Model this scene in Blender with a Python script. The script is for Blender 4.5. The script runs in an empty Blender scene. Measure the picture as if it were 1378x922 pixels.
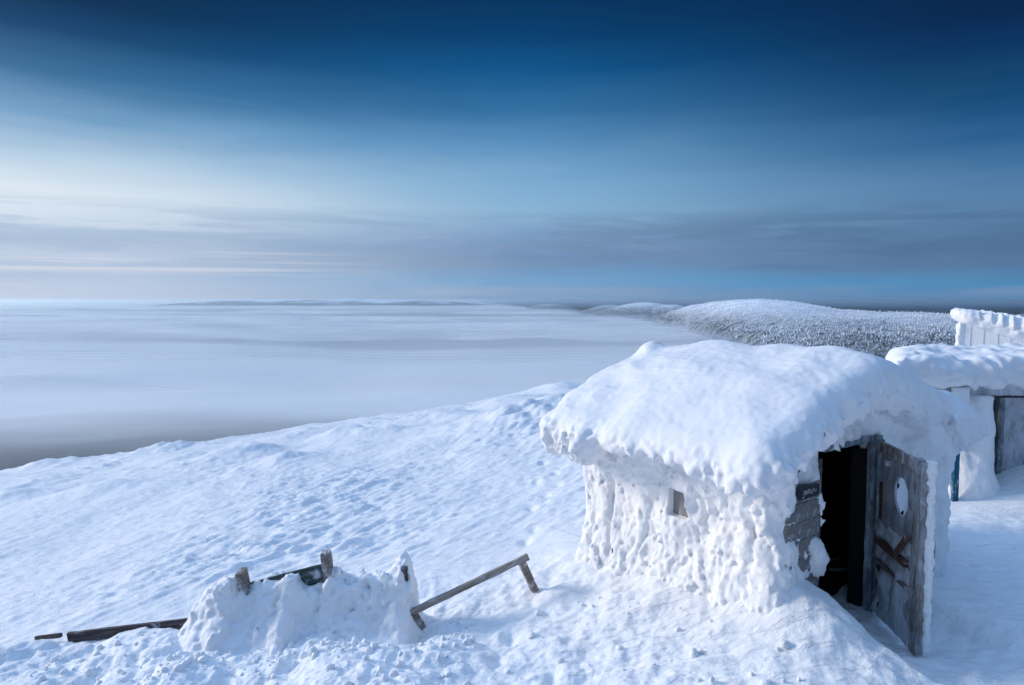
import bpy, bmesh, math, random
import numpy as np
from mathutils import Vector, Matrix
R = math.radians
random.seed(7)
sc = bpy.context.scene

# ------------------------------------------------------------------ camera
CAMH = 3.3
PITCH = math.atan(58/919)
cam_d = bpy.data.cameras.new('camera'); cam = bpy.data.objects.new('camera', cam_d)
sc.collection.objects.link(cam); sc.camera = cam
cam.location = (0, 0, CAMH); cam.rotation_euler = (R(90)-PITCH, 0, 0)
cam_d.lens = 24; cam_d.sensor_width = 36; cam_d.clip_start = 0.1; cam_d.clip_end = 200000

# ------------------------------------------------------------------ light
SUN_AZ, SUN_EL = R(-74), R(20)          # azimuth from +Y, negative = left
sun_dir = Vector((math.sin(SUN_AZ)*math.cos(SUN_EL), math.cos(SUN_AZ)*math.cos(SUN_EL), math.sin(SUN_EL)))
sl = bpy.data.lights.new('sun', 'SUN'); sun = bpy.data.objects.new('sun', sl)
sc.collection.objects.link(sun)
sl.energy = 0.60; sl.angle = R(13); sl.color = (1.0, 0.94, 0.87)
sun.rotation_euler = sun_dir.to_track_quat('Z', 'Y').to_euler()
sc.view_settings.view_transform = 'Standard'; sc.view_settings.look = 'None'
sc.view_settings.gamma = 1; sc.view_settings.use_curve_mapping = False
EXPO = 2.16; sc.view_settings.exposure = EXPO
sc.cycles.max_bounces = 6; sc.cycles.diffuse_bounces = 4; sc.cycles.transparent_max_bounces = 12
sc.cycles.volume_bounces = 1
sc.cycles.use_denoising = True

def lin(c):
    return tuple((v/255/12.92 if v/255 <= .04045 else ((v/255+.055)/1.055)**2.4) for v in c)

world = bpy.data.worlds.new('World'); sc.world = world; world.use_nodes = True
class NT:
    """tiny helper round a node tree"""
    def __init__(s, nt): s.nt = nt; nt.nodes.clear()
    def n(s, t, **kw):
        nd = s.nt.nodes.new(t)
        for k, v in kw.items():
            if k.startswith('i_'): nd.inputs[k[2:].replace('_', ' ')].default_value = v
            else: setattr(nd, k, v)
        return nd
    def l(s, a, b): s.nt.links.new(a, b)
    def math(s, op, a, b=None, c=None, clamp=False):
        nd = s.nt.nodes.new('ShaderNodeMath'); nd.operation = op; nd.use_clamp = clamp
        for i, v in enumerate((a, b, c)):
            if v is None: continue
            if isinstance(v, (int, float)): nd.inputs[i].default_value = v
            else: s.l(v, nd.inputs[i])
        return nd.outputs[0]
    def sstep(s, v, a, b):
        nd = s.nt.nodes.new('ShaderNodeMapRange'); nd.interpolation_type = 'SMOOTHSTEP'
        s.l(v, nd.inputs[0]); nd.inputs[1].default_value = a; nd.inputs[2].default_value = b
        return nd.outputs[0]
    def mix(s, f, a, b, blend='MIX'):
        nd = s.nt.nodes.new('ShaderNodeMix'); nd.data_type = 'RGBA'; nd.blend_type = blend
        for sock, v in ((nd.inputs[0], f), (nd.inputs[6], a), (nd.inputs[7], b)):
            if isinstance(v, (int, float)): sock.default_value = v
            elif isinstance(v, tuple): sock.default_value = (*v[:3], 1)
            else: s.l(v, sock)
        return nd.outputs[2]
    def ramp(s, v, stops, interp='LINEAR'):
        nd = s.nt.nodes.new('ShaderNodeValToRGB'); nd.color_ramp.interpolation = interp
        e = nd.color_ramp.elements
        while len(e) < len(stops): e.new(0.5)
        for i, (p, c) in enumerate(stops): e[i].position = p; e[i].color = (*c[:3], 1)
        if v is not None: s.l(v, nd.inputs[0])
        return nd.outputs[0]
    def noise(s, vec, scale, detail=3, rough=.5, dist=0.0):
        nd = s.n('ShaderNodeTexNoise'); nd.inputs['Scale'].default_value = scale
        nd.inputs['Detail'].default_value = detail; nd.inputs['Roughness'].default_value = rough
        nd.inputs['Distortion'].default_value = dist
        if vec is not None: s.l(vec, nd.inputs['Vector'])
        return nd.outputs[0]
    def mapping(s, vec, scale=(1,1,1), rot=(0,0,0), loc=(0,0,0)):
        nd = s.n('ShaderNodeMapping'); nd.inputs['Scale'].default_value = scale
        nd.inputs['Rotation'].default_value = rot; nd.inputs['Location'].default_value = loc
        s.l(vec, nd.inputs[0]); return nd.outputs[0]

w = NT(world.node_tree)
tc = w.n('ShaderNodeTexCoord'); dirv = tc.outputs['Generated']
sep = w.n('ShaderNodeSeparateXYZ'); w.l(dirv, sep.inputs[0])
X, Y, Z = sep.outputs
hyp = w.math('SQRT', w.math('ADD', w.math('MULTIPLY', X, X), w.math('MULTIPLY', Y, Y)))
az = w.math('DIVIDE', X, w.math('MAXIMUM', hyp, .001))        # -1 left .. +1 right
wisp = w.noise(w.mapping(dirv, (2.2, 2.2, 26)), 1.6, 5, .55, .4)
soft = w.noise(w.mapping(dirv, (1.2, 1.2, 5), loc=(3, 1, 2)), 1.4, 3, .5)
el = w.math('ADD', Z, w.math('MULTIPLY', w.math('SUBTRACT', wisp, .5), .022))
el = w.math('ADD', el, w.math('MULTIPLY', w.math('SUBTRACT', soft, .5), .03))
el = w.math('DIVIDE', el, .5, clamp=True)
def stops(rows, f=1.0):
    # rows: (pixel row, sRGB); elevation sine from the row
    out = []
    for y, c in sorted(rows, key=lambda r: -r[0]):
        t = (403-y)/919*f; out.append((max(0, t/math.sqrt(1+t*t)/.5), lin(c)))
    return out
left = w.ramp(el, stops([(403,(194,208,230)),(378,(190,204,228)),(366,(176,194,221)),(345,(194,208,229)),(322,(176,195,221)),(295,(208,222,238)),(255,(222,233,243)),(205,(176,203,226)),(155,(112,158,197)),(105,(50,106,152)),(50,(12,64,108)),(0,(0,40,76))], .82))
cent = w.ramp(el, stops([(403,(128,158,194)),(378,(112,160,204)),(352,(112,142,182)),(322,(120,154,194)),(290,(134,178,212)),(250,(126,172,209)),(200,(92,146,192)),(150,(48,110,160)),(100,(10,84,138)),(50,(0,60,108)),(0,(0,45,88))]))
rght = w.ramp(el, stops([(403,(84,122,162)),(378,(66,134,184)),(352,(78,113,154)),(322,(76,110,150)),(280,(84,124,164)),(230,(72,118,163)),(180,(38,92,142)),(130,(8,70,116)),(60,(0,48,95)),(20,(0,34,76)),(0,(0,32,72))], .80))
sky_l = w.mix(w.sstep(az, -.66, .05), left, cent)
sky = w.mix(w.sstep(az, -.02, .62), sky_l, rght)
# veil brightening towards the hidden sun
vec = w.n('ShaderNodeVectorMath', operation='DOT_PRODUCT'); w.l(dirv, vec.inputs[0]); vec.inputs[1].default_value = sun_dir
gl = w.math('POWER', w.math('MAXIMUM', vec.outputs['Value'], 0.0), 10)
gl = w.math('MULTIPLY', gl, w.sstep(Z, .36, .12))
cl = w.noise(w.mapping(dirv, (1.6, 1.6, 7), loc=(5, 2, 0)), 2.0, 6, .6, .3)
sky = w.mix(w.math('MULTIPLY', w.math('MULTIPLY', w.sstep(cl, .40, .75), w.sstep(Z, .30, .12)), .2), sky, w.mix(w.sstep(az, -.6, .6), lin((222,230,240)), lin((108,146,184))))
sky = w.mix(w.math('MULTIPLY', gl, .5), sky, lin((238, 241, 246)))
# grey-lavender cloud bands low over the horizon
bn = w.noise(w.mapping(dirv, (1.5, 1.5, 17), loc=(0, 0, .3)), 2.3, 6, .58, .5)
band = w.math('MULTIPLY', w.sstep(bn, .45, .56), w.math('MULTIPLY', w.sstep(Z, .03, .055), w.sstep(Z, .135, .10)))
sky = w.mix(w.math('MULTIPLY', band, .6), sky, w.mix(w.sstep(az, -.6, .5), lin((162,184,212)), lin((78,111,150))))
low = w.math('MULTIPLY', w.sstep(bn, .40, .60), w.math('MULTIPLY', w.sstep(Z, .001, .008), w.sstep(Z, .022, .012)))
sky = w.mix(w.math('MULTIPLY', low, .5), sky, w.mix(w.sstep(az, -.6, .5), lin((190,202,224)), lin((120,146,182))))
# thin sunlit streaks on the left
st = w.noise(w.mapping(dirv, (.7, .7, 60)), 1.8, 2, .5)
stm = w.math('MULTIPLY', w.sstep(st, .53, .66), w.math('MULTIPLY', w.math('MULTIPLY', w.sstep(Z, .028, .04), w.sstep(Z, .085, .06)), w.sstep(az, -.1, -.5)))
sky = w.mix(w.math('MULTIPLY', stm, .5), sky, lin((226, 226, 236)))
fin_k = 10/2**EXPO*.1/.15
nish = w.n('ShaderNodeTexSky', sky_type='NISHITA', sun_disc=False, sun_elevation=SUN_EL, sun_rotation=SUN_AZ % (2*math.pi), altitude=700)
sc10 = w.n('ShaderNodeVectorMath', operation='SCALE'); w.l(sky, sc10.inputs[0]); sc10.inputs['Scale'].default_value = fin_k
fin = w.mix(w.math('ADD', .016, w.math('MULTIPLY', w.sstep(Z, .95, .42), .98)), w.mix(1.0, nish.outputs[0], (.92, 1.0, 1.01), 'MULTIPLY'), sc10.outputs[0])
bg = w.n('ShaderNodeBackground'); w.l(fin, bg.inputs[0]); bg.inputs[1].default_value = .15
out = w.n('ShaderNodeOutputWorld'); w.l(bg.outputs[0], out.inputs[0])

# ------------------------------------------------------------------ helpers
C = sc.collection
def tag(o, label=None, cat=None, group=None, kind=None):
    if label: o['label'] = label
    if cat: o['category'] = cat
    if group: o['group'] = group
    if kind: o['kind'] = kind
    return o
def empty(name, loc=(0,0,0), rot=(0,0,0)):
    o = bpy.data.objects.new(name, None); C.objects.link(o); o.location = loc; o.rotation_euler = rot
    o.empty_display_size = .2
    return o
def link(name, me, mat=None, parent=None, smooth=False):
    o = bpy.data.objects.new(name, me); C.objects.link(o)
    if mat is not None:
        for m in (mat if isinstance(mat, (list, tuple)) else [mat]): me.materials.append(m)
    if parent is not None: o.parent = parent
    if smooth: me.shade_smooth()
    return o
def mesh_np(name, verts, quads, uv=None):
    me = bpy.data.meshes.new(name)
    verts = np.asarray(verts, np.float32); f = np.asarray(quads, np.int32); k = f.shape[1]
    me.vertices.add(len(verts)); me.vertices.foreach_set('co', verts.ravel())
    me.loops.add(f.size); me.loops.foreach_set('vertex_index', f.ravel())
    me.polygons.add(len(f)); me.polygons.foreach_set('loop_start', np.arange(0, f.size, k, dtype=np.int32))
    me.update(calc_edges=True); me.validate()
    return me
def grid_mesh(name, X, Y, Z):
    n, m = X.shape
    v = np.stack([X, Y, Z], -1).reshape(-1, 3)
    i = np.arange(n*m).reshape(n, m)
    q = np.stack([i[:-1,:-1], i[1:,:-1], i[1:,1:], i[:-1,1:]], -1).reshape(-1, 4)
    return mesh_np(name, v, q)

_rng = np.random.RandomState(3)
_perm = _rng.permutation(256).astype(np.int32); _perm = np.concatenate([_perm, _perm, _perm])
_g = _rng.normal(size=(256, 3)); _g = (_g/np.linalg.norm(_g, axis=1)[:, None]).astype(np.float32)
def perlin(x, y, z=0.0, seed=0):
    x = np.asarray(x, np.float32)+seed*17.13; y = np.asarray(y, np.float32)+seed*9.71
    z = np.asarray(z, np.float32)+seed*5.37+np.zeros_like(x)
    xi = np.floor(x).astype(np.int32); yi = np.floor(y).astype(np.int32); zi = np.floor(z).astype(np.int32)
    xf = x-xi; yf = y-yi; zf = z-zi
    u = xf*xf*xf*(xf*(xf*6-15)+10); v = yf*yf*yf*(yf*(yf*6-15)+10); ww = zf*zf*zf*(zf*(zf*6-15)+10)
    xi &= 255; yi &= 255; zi &= 255
    r = 0
    for dx in (0, 1):
        px = _perm[(xi+dx) & 255]
        for dy in (0, 1):
            pxy = _perm[(px+yi+dy) & 255]
            for dz in (0, 1):
                g = _g[_perm[(pxy+zi+dz) & 255]]
                d = g[..., 0]*(xf-dx)+g[..., 1]*(yf-dy)+g[..., 2]*(zf-dz)
                r = r+d*(u if dx else 1-u)*(v if dy else 1-v)*(ww if dz else 1-ww)
    return r*1.6
def fbm(x, y, z=0.0, o=3, seed=0, gain=.5):
    r = 0; a = 1; f = 1
    for k in range(o): r = r+a*perlin(x*f, y*f, z*f, seed+k); a *= gain; f *= 2.03
    return r
def clods(x, y, s, seed):
    # rounded lumps of thrown snow: one bump per jittered cell, sizes uneven
    X_, Y_ = x/s, y/s; xi = np.floor(X_).astype(np.int64); yi = np.floor(Y_).astype(np.int64); r = np.zeros_like(X_)
    for a in (-1, 0, 1):
        for b in (-1, 0, 1):
            h1 = _perm[(_perm[(xi+a+seed*31) & 255]+yi+b) & 255]; h2 = _perm[(h1+77) & 255]; h3 = _perm[(h1+151) & 255]; h4 = _perm[(h1+201) & 255]
            cx = xi+a+.1+.8*h1/255; cy = yi+b+.1+.8*h2/255; R0 = .35+.6*h3/255
            el_ = .7+.6*h4/255
            d2 = (((X_-cx)*el_)**2+((Y_-cy)/el_)**2)/(R0*R0)
            r = np.maximum(r, np.sqrt(np.clip(1-d2, 0, 1))*R0*(.4+.9*h2/255))
    return r
def sst(a, b, v):
    t = np.clip((v-a)/(b-a), 0, 1); return t*t*(3-2*t)

def surface_nets(F, org, h):
    S = F < 0
    nx, ny, nz = F.shape
    cnt = np.zeros((nx-1, ny-1, nz-1), np.int8)
    for a in (0, 1):
        for b in (0, 1):
            for c in (0, 1): cnt += S[a:nx-1+a, b:ny-1+b, c:nz-1+c]
    ci, cj, ck = np.nonzero((cnt > 0) & (cnt < 8))
    idx = np.full(cnt.shape, -1, np.int32); idx[ci, cj, ck] = np.arange(len(ci))
    acc = np.zeros((len(ci), 3), np.float32); num = np.zeros(len(ci), np.float32)
    for ax in range(3):
        for a in (0, 1):
            for b in (0, 1):
                o0 = [0, 0, 0]; oth = [k for k in range(3) if k != ax]; o0[oth[0]] = a; o0[oth[1]] = b
                o1 = list(o0); o1[ax] = 1
                f0 = F[ci+o0[0], cj+o0[1], ck+o0[2]]; f1 = F[ci+o1[0], cj+o1[1], ck+o1[2]]
                m = (f0 < 0) != (f1 < 0)
                t = np.where(m, f0/np.where(f0 == f1, 1, f0-f1), 0)
                for k in range(3):
                    acc[:, k] += np.where(m, o0[k]+(t if k == ax else 0), 0)
                num += m
    V = (acc/num[:, None]+np.stack([ci, cj, ck], 1))*h+np.asarray(org)
    Q = []
    for ax in range(3):
        b, c = (ax+1) % 3, (ax+2) % 3
        sl0 = [slice(None)]*3; sl1 = [slice(None)]*3
        sl0[ax] = slice(0, -1); sl1[ax] = slice(1, None)
        for k in (b, c): sl0[k] = slice(1, -1); sl1[k] = slice(1, -1)
        s0 = S[tuple(sl0)]; s1 = S[tuple(sl1)]
        e = np.stack(np.nonzero(s0 != s1), 1); neg = s0[tuple(e.T)]
        e[:, b] += 1; e[:, c] += 1
        db = np.zeros(3, int); db[b] = 1; dc = np.zeros(3, int); dc[c] = 1
        g = lambda q: idx[q[:, 0], q[:, 1], q[:, 2]]
        qd = np.stack([g(e-db-dc), g(e-dc), g(e), g(e-db)], 1)
        qd[~neg] = qd[~neg][:, ::-1]
        Q.append(qd)
    return V, np.concatenate(Q)
def keep_largest(V, Q, minfrac=.03):
    """drop small loose crumbs"""
    n = len(V); lab = np.arange(n)
    for _ in range(400):
        m = lab[Q].min(1)
        new = lab.copy()
        np.minimum.at(new, Q.ravel(), np.repeat(m, 4))
        new = new[new]
        if (new == lab).all(): break
        lab = new
    u, inv, c = np.unique(lab, return_inverse=True, return_counts=True)
    keep = c[inv] >= minfrac*n
    kq = keep[Q[:, 0]]; Q = Q[kq]
    mp = np.cumsum(keep)-1
    return V[keep], mp[Q]
def sdf_mesh(name, lo, hi, h, base, detail, band=.25):
    ax = [np.arange(lo[k], hi[k], h, dtype=np.float32) for k in range(3)]
    A, B, D = ax[0][:, None, None], ax[1][None, :, None], ax[2][None, None, :]
    F = base(A, B, D)+np.zeros((len(ax[0]), len(ax[1]), len(ax[2])), np.float32)
    i, j, k = np.nonzero(np.abs(F) < band)
    F[i, j, k] = detail(F[i, j, k], ax[0][i], ax[1][j], ax[2][k])
    for s in range(3):                                         # always closed at the box
        for e in (0, -1):
            q = [slice(None)]*3; q[s] = e; F[tuple(q)] = np.maximum(F[tuple(q)], h*.5)
    V, Q = surface_nets(F, lo, h)
    V, Q = keep_largest(V, Q)
    return mesh_np(name, V, Q)
def smin(a, b, k):
    h = np.clip(.5+.5*(b-a)/k, 0, 1); return b*(1-h)+a*h-k*h*(1-h)
def smax(a, b, k): return -smin(-a, -b, k)
def rbox(dx, dy, dz, r):
    qx, qy, qz = dx+r, dy+r, dz+r
    return np.sqrt(np.maximum(qx, 0)**2+np.maximum(qy, 0)**2+np.maximum(qz, 0)**2)+np.minimum(np.maximum(np.maximum(qx, qy), qz), 0)-r

# ------------------------------------------------------------------ materials
def mat(name):
    m = bpy.data.materials.new(name); m.use_nodes = True; return m, NT(m.node_tree)
def finish(t, col, rough=.7, bump=None, spec=.3, sss=0, extra=None, metal=0):
    p = t.n('ShaderNodeBsdfPrincipled')
    for k, v in (('Base Color', col), ('Roughness', rough)):
        if isinstance(v, tuple): p.inputs[k].default_value = (*v[:3], 1)
        elif isinstance(v, (int, float)): p.inputs[k].default_value = v
        else: t.l(v, p.inputs[k])
    p.inputs['Specular IOR Level'].default_value = spec; p.inputs['Metallic'].default_value = metal
    if sss:
        p.inputs['Subsurface Weight'].default_value = sss; p.inputs['Subsurface Radius'].default_value = (.25, .45, .6)
        p.inputs['Subsurface Scale'].default_value = .06
    if bump is not None: t.l(bump, p.inputs['Normal'])
    o = t.n('ShaderNodeOutputMaterial'); t.l(p.outputs[0], o.inputs[0]); return p
def bumpn(t, h, strength, dist, prev=None):
    b = t.n('ShaderNodeBump'); b.inputs['Strength'].default_value = strength; b.inputs['Distance'].default_value = dist
    t.l(h, b.inputs['Height'])
    if prev is not None: t.l(prev, b.inputs['Normal'])
    return b.outputs[0]
SNOW = (.84, .875, .92)
def snow_mat(name, kind):
    m, t = mat(name)
    co = t.n('ShaderNodeTexCoord').outputs['Object']
    if kind == 'ground':
        geo = t.n('ShaderNodeNewGeometry').outputs['Position']
        fine = t.noise(geo, 22, 4, .6)
        rip = t.noise(t.mapping(geo, (1.5, 5.5, 3), rot=(0, 0, R(-46))), 1.5, 5, .66, .8)
        rg = t.math('ABSOLUTE', t.math('SUBTRACT', rip, .5))
        b = bumpn(t, t.sstep(rip, .42, .64), .5, .018); b = bumpn(t, rg, .3, .025, b)
        b = bumpn(t, fine, .5, .02, b)
        grain = t.noise(geo, 120, 2, .6); b = bumpn(t, grain, .35, .006, b)
        cn = t.noise(geo, .8, 4, .6)
        col = t.mix(t.sstep(cn, .35, .7), (.84, .85, .875), (.90, .895, .905))
        finish(t, col, .55, b, .35)
    elif kind == 'rime':
        f1 = t.noise(t.mapping(co, (1, 1, .55)), 16, 5, .68)
        f2 = t.noise(co, 75, 3, .65)
        b = bumpn(t, f1, .6, .026); b = bumpn(t, f2, .7, .008, b)
        cn = t.noise(co, 3.2, 5, .7)
        col = t.mix(t.sstep(cn, .56, .78), (.90, .892, .90), (.83, .825, .825))
        finish(t, col, .6, b, .25)
    else:   # soft top snow
        f1 = t.noise(co, 9, 4, .6); f2 = t.noise(co, 90, 3, .65)
        b = bumpn(t, f1, .4, .02); b = bumpn(t, f2, .7, .008, b)
        finish(t, (.845, .838, .855), .6, b, .25)
    return m
M_ground = snow_mat('ground_snow', 'ground'); M_rime = snow_mat('rime', 'rime'); M_top = snow_mat('roof_snow', 'top')
def wood_mat(name, a, b_, frost=.35, axis=2, scale=1.0, frostcol=(.62,.66,.72)):
    m, t = mat(name)
    co = t.n('ShaderNodeTexCoord').outputs['Object']
    sca = [26*scale]*3; sca[axis] = 1.6*scale
    g = t.noise(t.mapping(co, tuple(sca)), 1, 5, .65, .7)
    col = t.mix(t.sstep(g, .35, .65), a, b_)
    stq = [1, 1, 1]; stq[axis] = .45
    fr = t.noise(t.mapping(co, tuple(stq)), 9*scale, 5, .66, .5)
    col = t.mix(t.sstep(fr, .62-frost*.5, .80-frost*.22), col, frostcol)
    b = bumpn(t, g, .6, .006); b = bumpn(t, fr, .7, .012, b)
    finish(t, col, .8, b, .2); return m
M_wood = wood_mat('weathered_wood', (.10,.08,.07), (.25,.22,.20), .15, axis=0)
M_packed0 = wood_mat('frosted_mortar', (.40,.41,.43), (.58,.60,.63), .3, axis=0)
M_rail = wood_mat('handrail_wood', (.20,.165,.14), (.38,.33,.29), .22, axis=0, frostcol=(.52,.52,.54))
M_postw = wood_mat('post_wood', (.13,.10,.085), (.27,.23,.20), .3, axis=2)
M_darkp = wood_mat('dark_plank', (.045,.04,.045), (.12,.10,.10), .08, axis=0)
M_brown = wood_mat('brown_board', (.06,.032,.022), (.15,.085,.06), .10, axis=1)
M_green = wood_mat('green_painted_board', (.03,.052,.048), (.06,.088,.082), .24, axis=0)
M_blue = wood_mat('blue_painted_post', (.01,.07,.13), (.02,.13,.21), .25, axis=2)
M_doorgrey = wood_mat('frosted_door_panel', (.16,.17,.18), (.27,.28,.30), .55, axis=2, frostcol=(.42,.45,.49))
M_doorstile = wood_mat('door_stile_wood', (.13,.115,.11), (.30,.28,.27), .45, axis=2, frostcol=(.46,.48,.52))
M_frame = wood_mat('door_frame_paint', (.10,.13,.15), (.20,.24,.27), .38, axis=2, frostcol=(.42,.47,.53))
M_block = wood_mat('concrete_block', (.15,.145,.14), (.24,.23,.22), .22, axis=1, scale=.7)
M_panel = wood_mat('frosted_grey_panel', (.22,.23,.245), (.34,.35,.37), .75, axis=2, frostcol=(.56,.59,.64))
M_vent = wood_mat('grey_board', (.24,.23,.225), (.33,.32,.31), .12, axis=2)
m_, t_ = mat('interior_shade_black'); finish(t_, (.016,.015,.015), .9, None, .2); M_dark = m_  # near-black so that the shade indoors is put into the colour
m_, t_ = mat('sign_black'); finish(t_, (.018,.022,.03), .6, None, .3); M_sign = m_
m_, t_ = mat('sign_paint'); finish(t_, (.45,.48,.52), .6, None, .3); M_letter = m_
m_, t_ = mat('iron'); finish(t_, (.05,.035,.03), .6, None, .4, metal=.4); M_iron = m_

# ------------------------------------------------------------------ hut frame
N0 = np.array([2.6, 6.5]); VX = np.array([.819, .574]); UX = np.array([-.574, .819])
HUT_ROT = math.atan2(VX[1], VX[0])
def hut_local(x, y):
    dx, dy = x-N0[0], y-N0[1]; return dx*VX[0]+dy*VX[1], dx*UX[0]+dy*UX[1]
WW, LL, WC = 3.05, 2.9, 1.31          # width, length, ridge line
def px_at(px, py, Yd):
    """world point seen at a photo pixel at ground distance Yd"""
    a = (px-689)/919; b = (461-py)/919
    cp, sp = math.cos(PITCH), math.sin(PITCH)
    dy, dz = cp+b*sp, -sp+b*cp
    k = Yd/dy
    return Vector((a*k, Yd, CAMH+dz*k))

# ------------------------------------------------------------------ ground
def ground_z(x, y):
    xm = x-2.6
    sl = np.where(xm < 0, .147*(-np.sqrt(xm*xm+.25)+.5), 0)
    z = sl-.0023*np.maximum(y-9, 0)**2
    r = np.sqrt(x*x+y*y)
    far = sst(14, 32, r)
    # swelling of the slope, growing with distance
    z += .09*fbm(x*.35, y*.22, 0, 3, 1)*(1+.6*far)
    z += .12*np.maximum(perlin(x*.42+3, y*.30, 0, 5), 0)**1.5*far*2.0
    z += .55*np.exp(-((x-2.6)**2/5+(y-38)**2/20))+.3*np.exp(-((x+.6)**2/2+(y-31)**2/8))
    slope_area = sst(9, 12, y-.25*x)*1.0
    # wind-carved snow: long ridges with a steep lee side
    a = R(46); p = x*math.cos(a)+y*math.sin(a); q = -x*math.sin(a)+y*math.cos(a)
    warp = perlin(x*.6, y*.6, 0, 9)*.5
    s1 = perlin(p*.55+warp, q*2.1+warp, 0, 11); s2 = perlin(p*1.3, q*5.0+warp, 0, 13); s3 = perlin(p*.25, q*.8, 0, 15)
    patch = sst(-.3, .35, perlin(x*.18, y*.14, 0, 17))
    z += slope_area*(.022*(1-np.abs(s1)*1.6)*(.35+.65*patch)+.075*np.maximum(s2, -.03)*(.35+patch)+.06*s3)
    s4 = perlin(p*2.6+warp, q*9, 0, 19)
    z += slope_area*.085*np.maximum(s4, -.02)*(.4+.6*patch)+slope_area*sst(30, 20, r)*.035*np.maximum(perlin(p*4.5, q*15+warp, 0, 75), -.05)*(.5+.5*patch)+slope_area*.012*fbm(x*6, y*6, 0, 2, 20)
    # scattered scabs of broken crust
    sc_ = sst(.25, .6, perlin(x*.5, y*.28, 0, 71))*slope_area
    z += sc_*.07*np.maximum(perlin(x*3.1, y*2.3, 0, 73), 0)
    # mounds under which rocks lie
    for mx, my, mh, mr in ((-9.5,24,.5,.9),(-6.4,25.5,.45,.9),(-4.9,25,.38,.7),(-15.5,20.5,.4,.8),(-11.8,19.5,.35,.9),(-6.8,20,.3,.7),(.1,21,.7,1.5),(1.3,23.0,.6,1.1),(-1.2,22.5,.35,1.0),(-3.2,28,.4,1.2),(-16,31,.5,1.2),(-24,35,.55,1.3)):
        z += .7*mh*np.exp(-(((x-mx)*.55+(y-my)*.25)**2+((y-my)*.8-(x-mx)*.2)**2)/(mr*mr*.6))*(1+.35*perlin(x*1.7, y*1.7, 0, 21))
    # foreground: trampled and shovelled snow
    fg = sst(10.0, 8.6, y-.12*x)
    z += fg*(.05*fbm(x*1.3, y*1.3, 0, 3, 23)+.020*fbm(x*5.5, y*5.5, 0, 3, 25))
    heap = sst(-.2, -1.0, x)*sst(8.7, 8.1, y)*sst(3.5, 5.0, y)
    wx, wy = x+.12*perlin(x*3, y*3, 0, 27), y+.12*perlin(x*3, y*3, 4, 28)
    z += heap*(.02+.16*perlin(x*.9, y*.9, 0, 29)+.17*clods(wx, wy, .75, 1)+.06*clods(wx, wy, .36, 2)*sst(-.3, .3, perlin(x*.8, y*.8, 0, 22))+.03*clods(wx, wy, .17, 3)+.02*fbm(x*9, y*9, 0, 2, 26))
    chop = sst(2.6, 1.4, x)*sst(-1.9, -.9, x)*sst(9.4, 8.6, y)
    z += chop*(.022*clods(x, y, .42, 4)+.015*clods(x, y, .2, 5)-.01+.03*perlin(x*2.2+y, y*4-x, 0, 31)+.012*fbm(x*9, y*9, 0, 2, 24))
    z -= .30*np.exp(-((x+1.25)**2/.55+(y-7.85)**2/.5))
    # rise of the snow behind and right of the hut
    z += .62*np.exp(-((x-9.6)**2/2.6+(y-11.8)**2/3.2))+.10*np.exp(-((x-6.6)**2/2+(y-8)**2/3))
    # drift banked against the hut
    w_, u_ = hut_local(x, y)
    dx = np.maximum(np.maximum(-w_, w_-WW), 0); dy = np.maximum(np.maximum(-u_, u_-LL), 0)
    d = np.sqrt(dx*dx+dy*dy)
    amp = .06*np.exp(-(w_**2+(u_-.1)**2)/2.8)+.05
    door = sst(.45, .80, w_+.12*(-u_))*sst(2.2, 1.85, w_-.02*u_)*sst(-2.2, -1.0, u_)*sst(1.4, .6, u_)
    side = np.where((w_ < .6), 1.0, .35)
    z += amp*side*np.exp(-(d/1.1)**1.3)*(1-door)*(1+.25*perlin(x*2.2, y*2.2, 0, 33))+.26*np.exp(-((w_-.25)/.42)**2-((u_+.3)/.6)**2)*(1-door)+.20*np.exp(-d/.32)*(1-door)*np.where(w_ < .6, 1, .4)*(1+.5*perlin(x*3, y*3, 0, 34))
    inside = (w_ > .2) & (w_ < WW-.2) & (u_ > .05) & (u_ < LL-.2)
    swirl = perlin(w_*2.5, u_*7, 0, 35)
    z += door*(-.13+.035*swirl-.02)
    z = np.where(inside, np.minimum(z, -.13+.04*swirl), z)
    # foot prints left of the hut
    for k, (fx, fy) in enumerate(FOOT):
        z -= (.035+.02*(k % 3))*np.exp(-(((x-fx)/.08)**2+((y-fy)/.13)**2))
    return z
_r2 = random.Random(5)
FOOT = []
for k in range(15):
    t = k/14; FOOT.append((1.25+.25*math.sin(k*2.2)-.9*t, 17.5-7.5*t+_r2.uniform(-.1, .1)))
for k in range(10):
    FOOT.append((.9+_r2.uniform(-.5, .5)-k*.11, 8.9-k*.32+_r2.uniform(-.1, .1)))
def gz(x, y): return float(ground_z(np.array([float(x)]), np.array([float(y)]))[0])

th = np.concatenate([np.linspace(-180, -60, 60)[:-1], np.linspace(-60, -41, 50)[:-1], np.arange(-41, 41, .145), np.linspace(41, 60, 50)[1:], np.linspace(60, 180, 60)[1:]])
rs = [.4, 1, 1.8, 2.5]
r = 3.0
while r < 420:
    rs.append(r); r += .05 if r < 4.6 else max(.014, min(.00038*r*r, .005*r if r < 60 else .03*r))
rs = np.array(rs); TH, RR = np.meshgrid(np.radians(th), rs, indexing='ij')
GX, GY = RR*np.sin(TH), RR*np.cos(TH)
GZ = ground_z(GX.ravel(), GY.ravel()).reshape(GX.shape)
print('GZ', gz(.7, 8.8), gz(2.3, 6.3), gz(-2.5, 7.5), gz(.2,8.2), gz(-1.2,8))
me = grid_mesh('ground', GX, GY, GZ)
g = link('snow_ground', me, M_ground, smooth=True); tag(g, kind='structure')
del TH, RR, GX, GY, GZ

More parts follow.
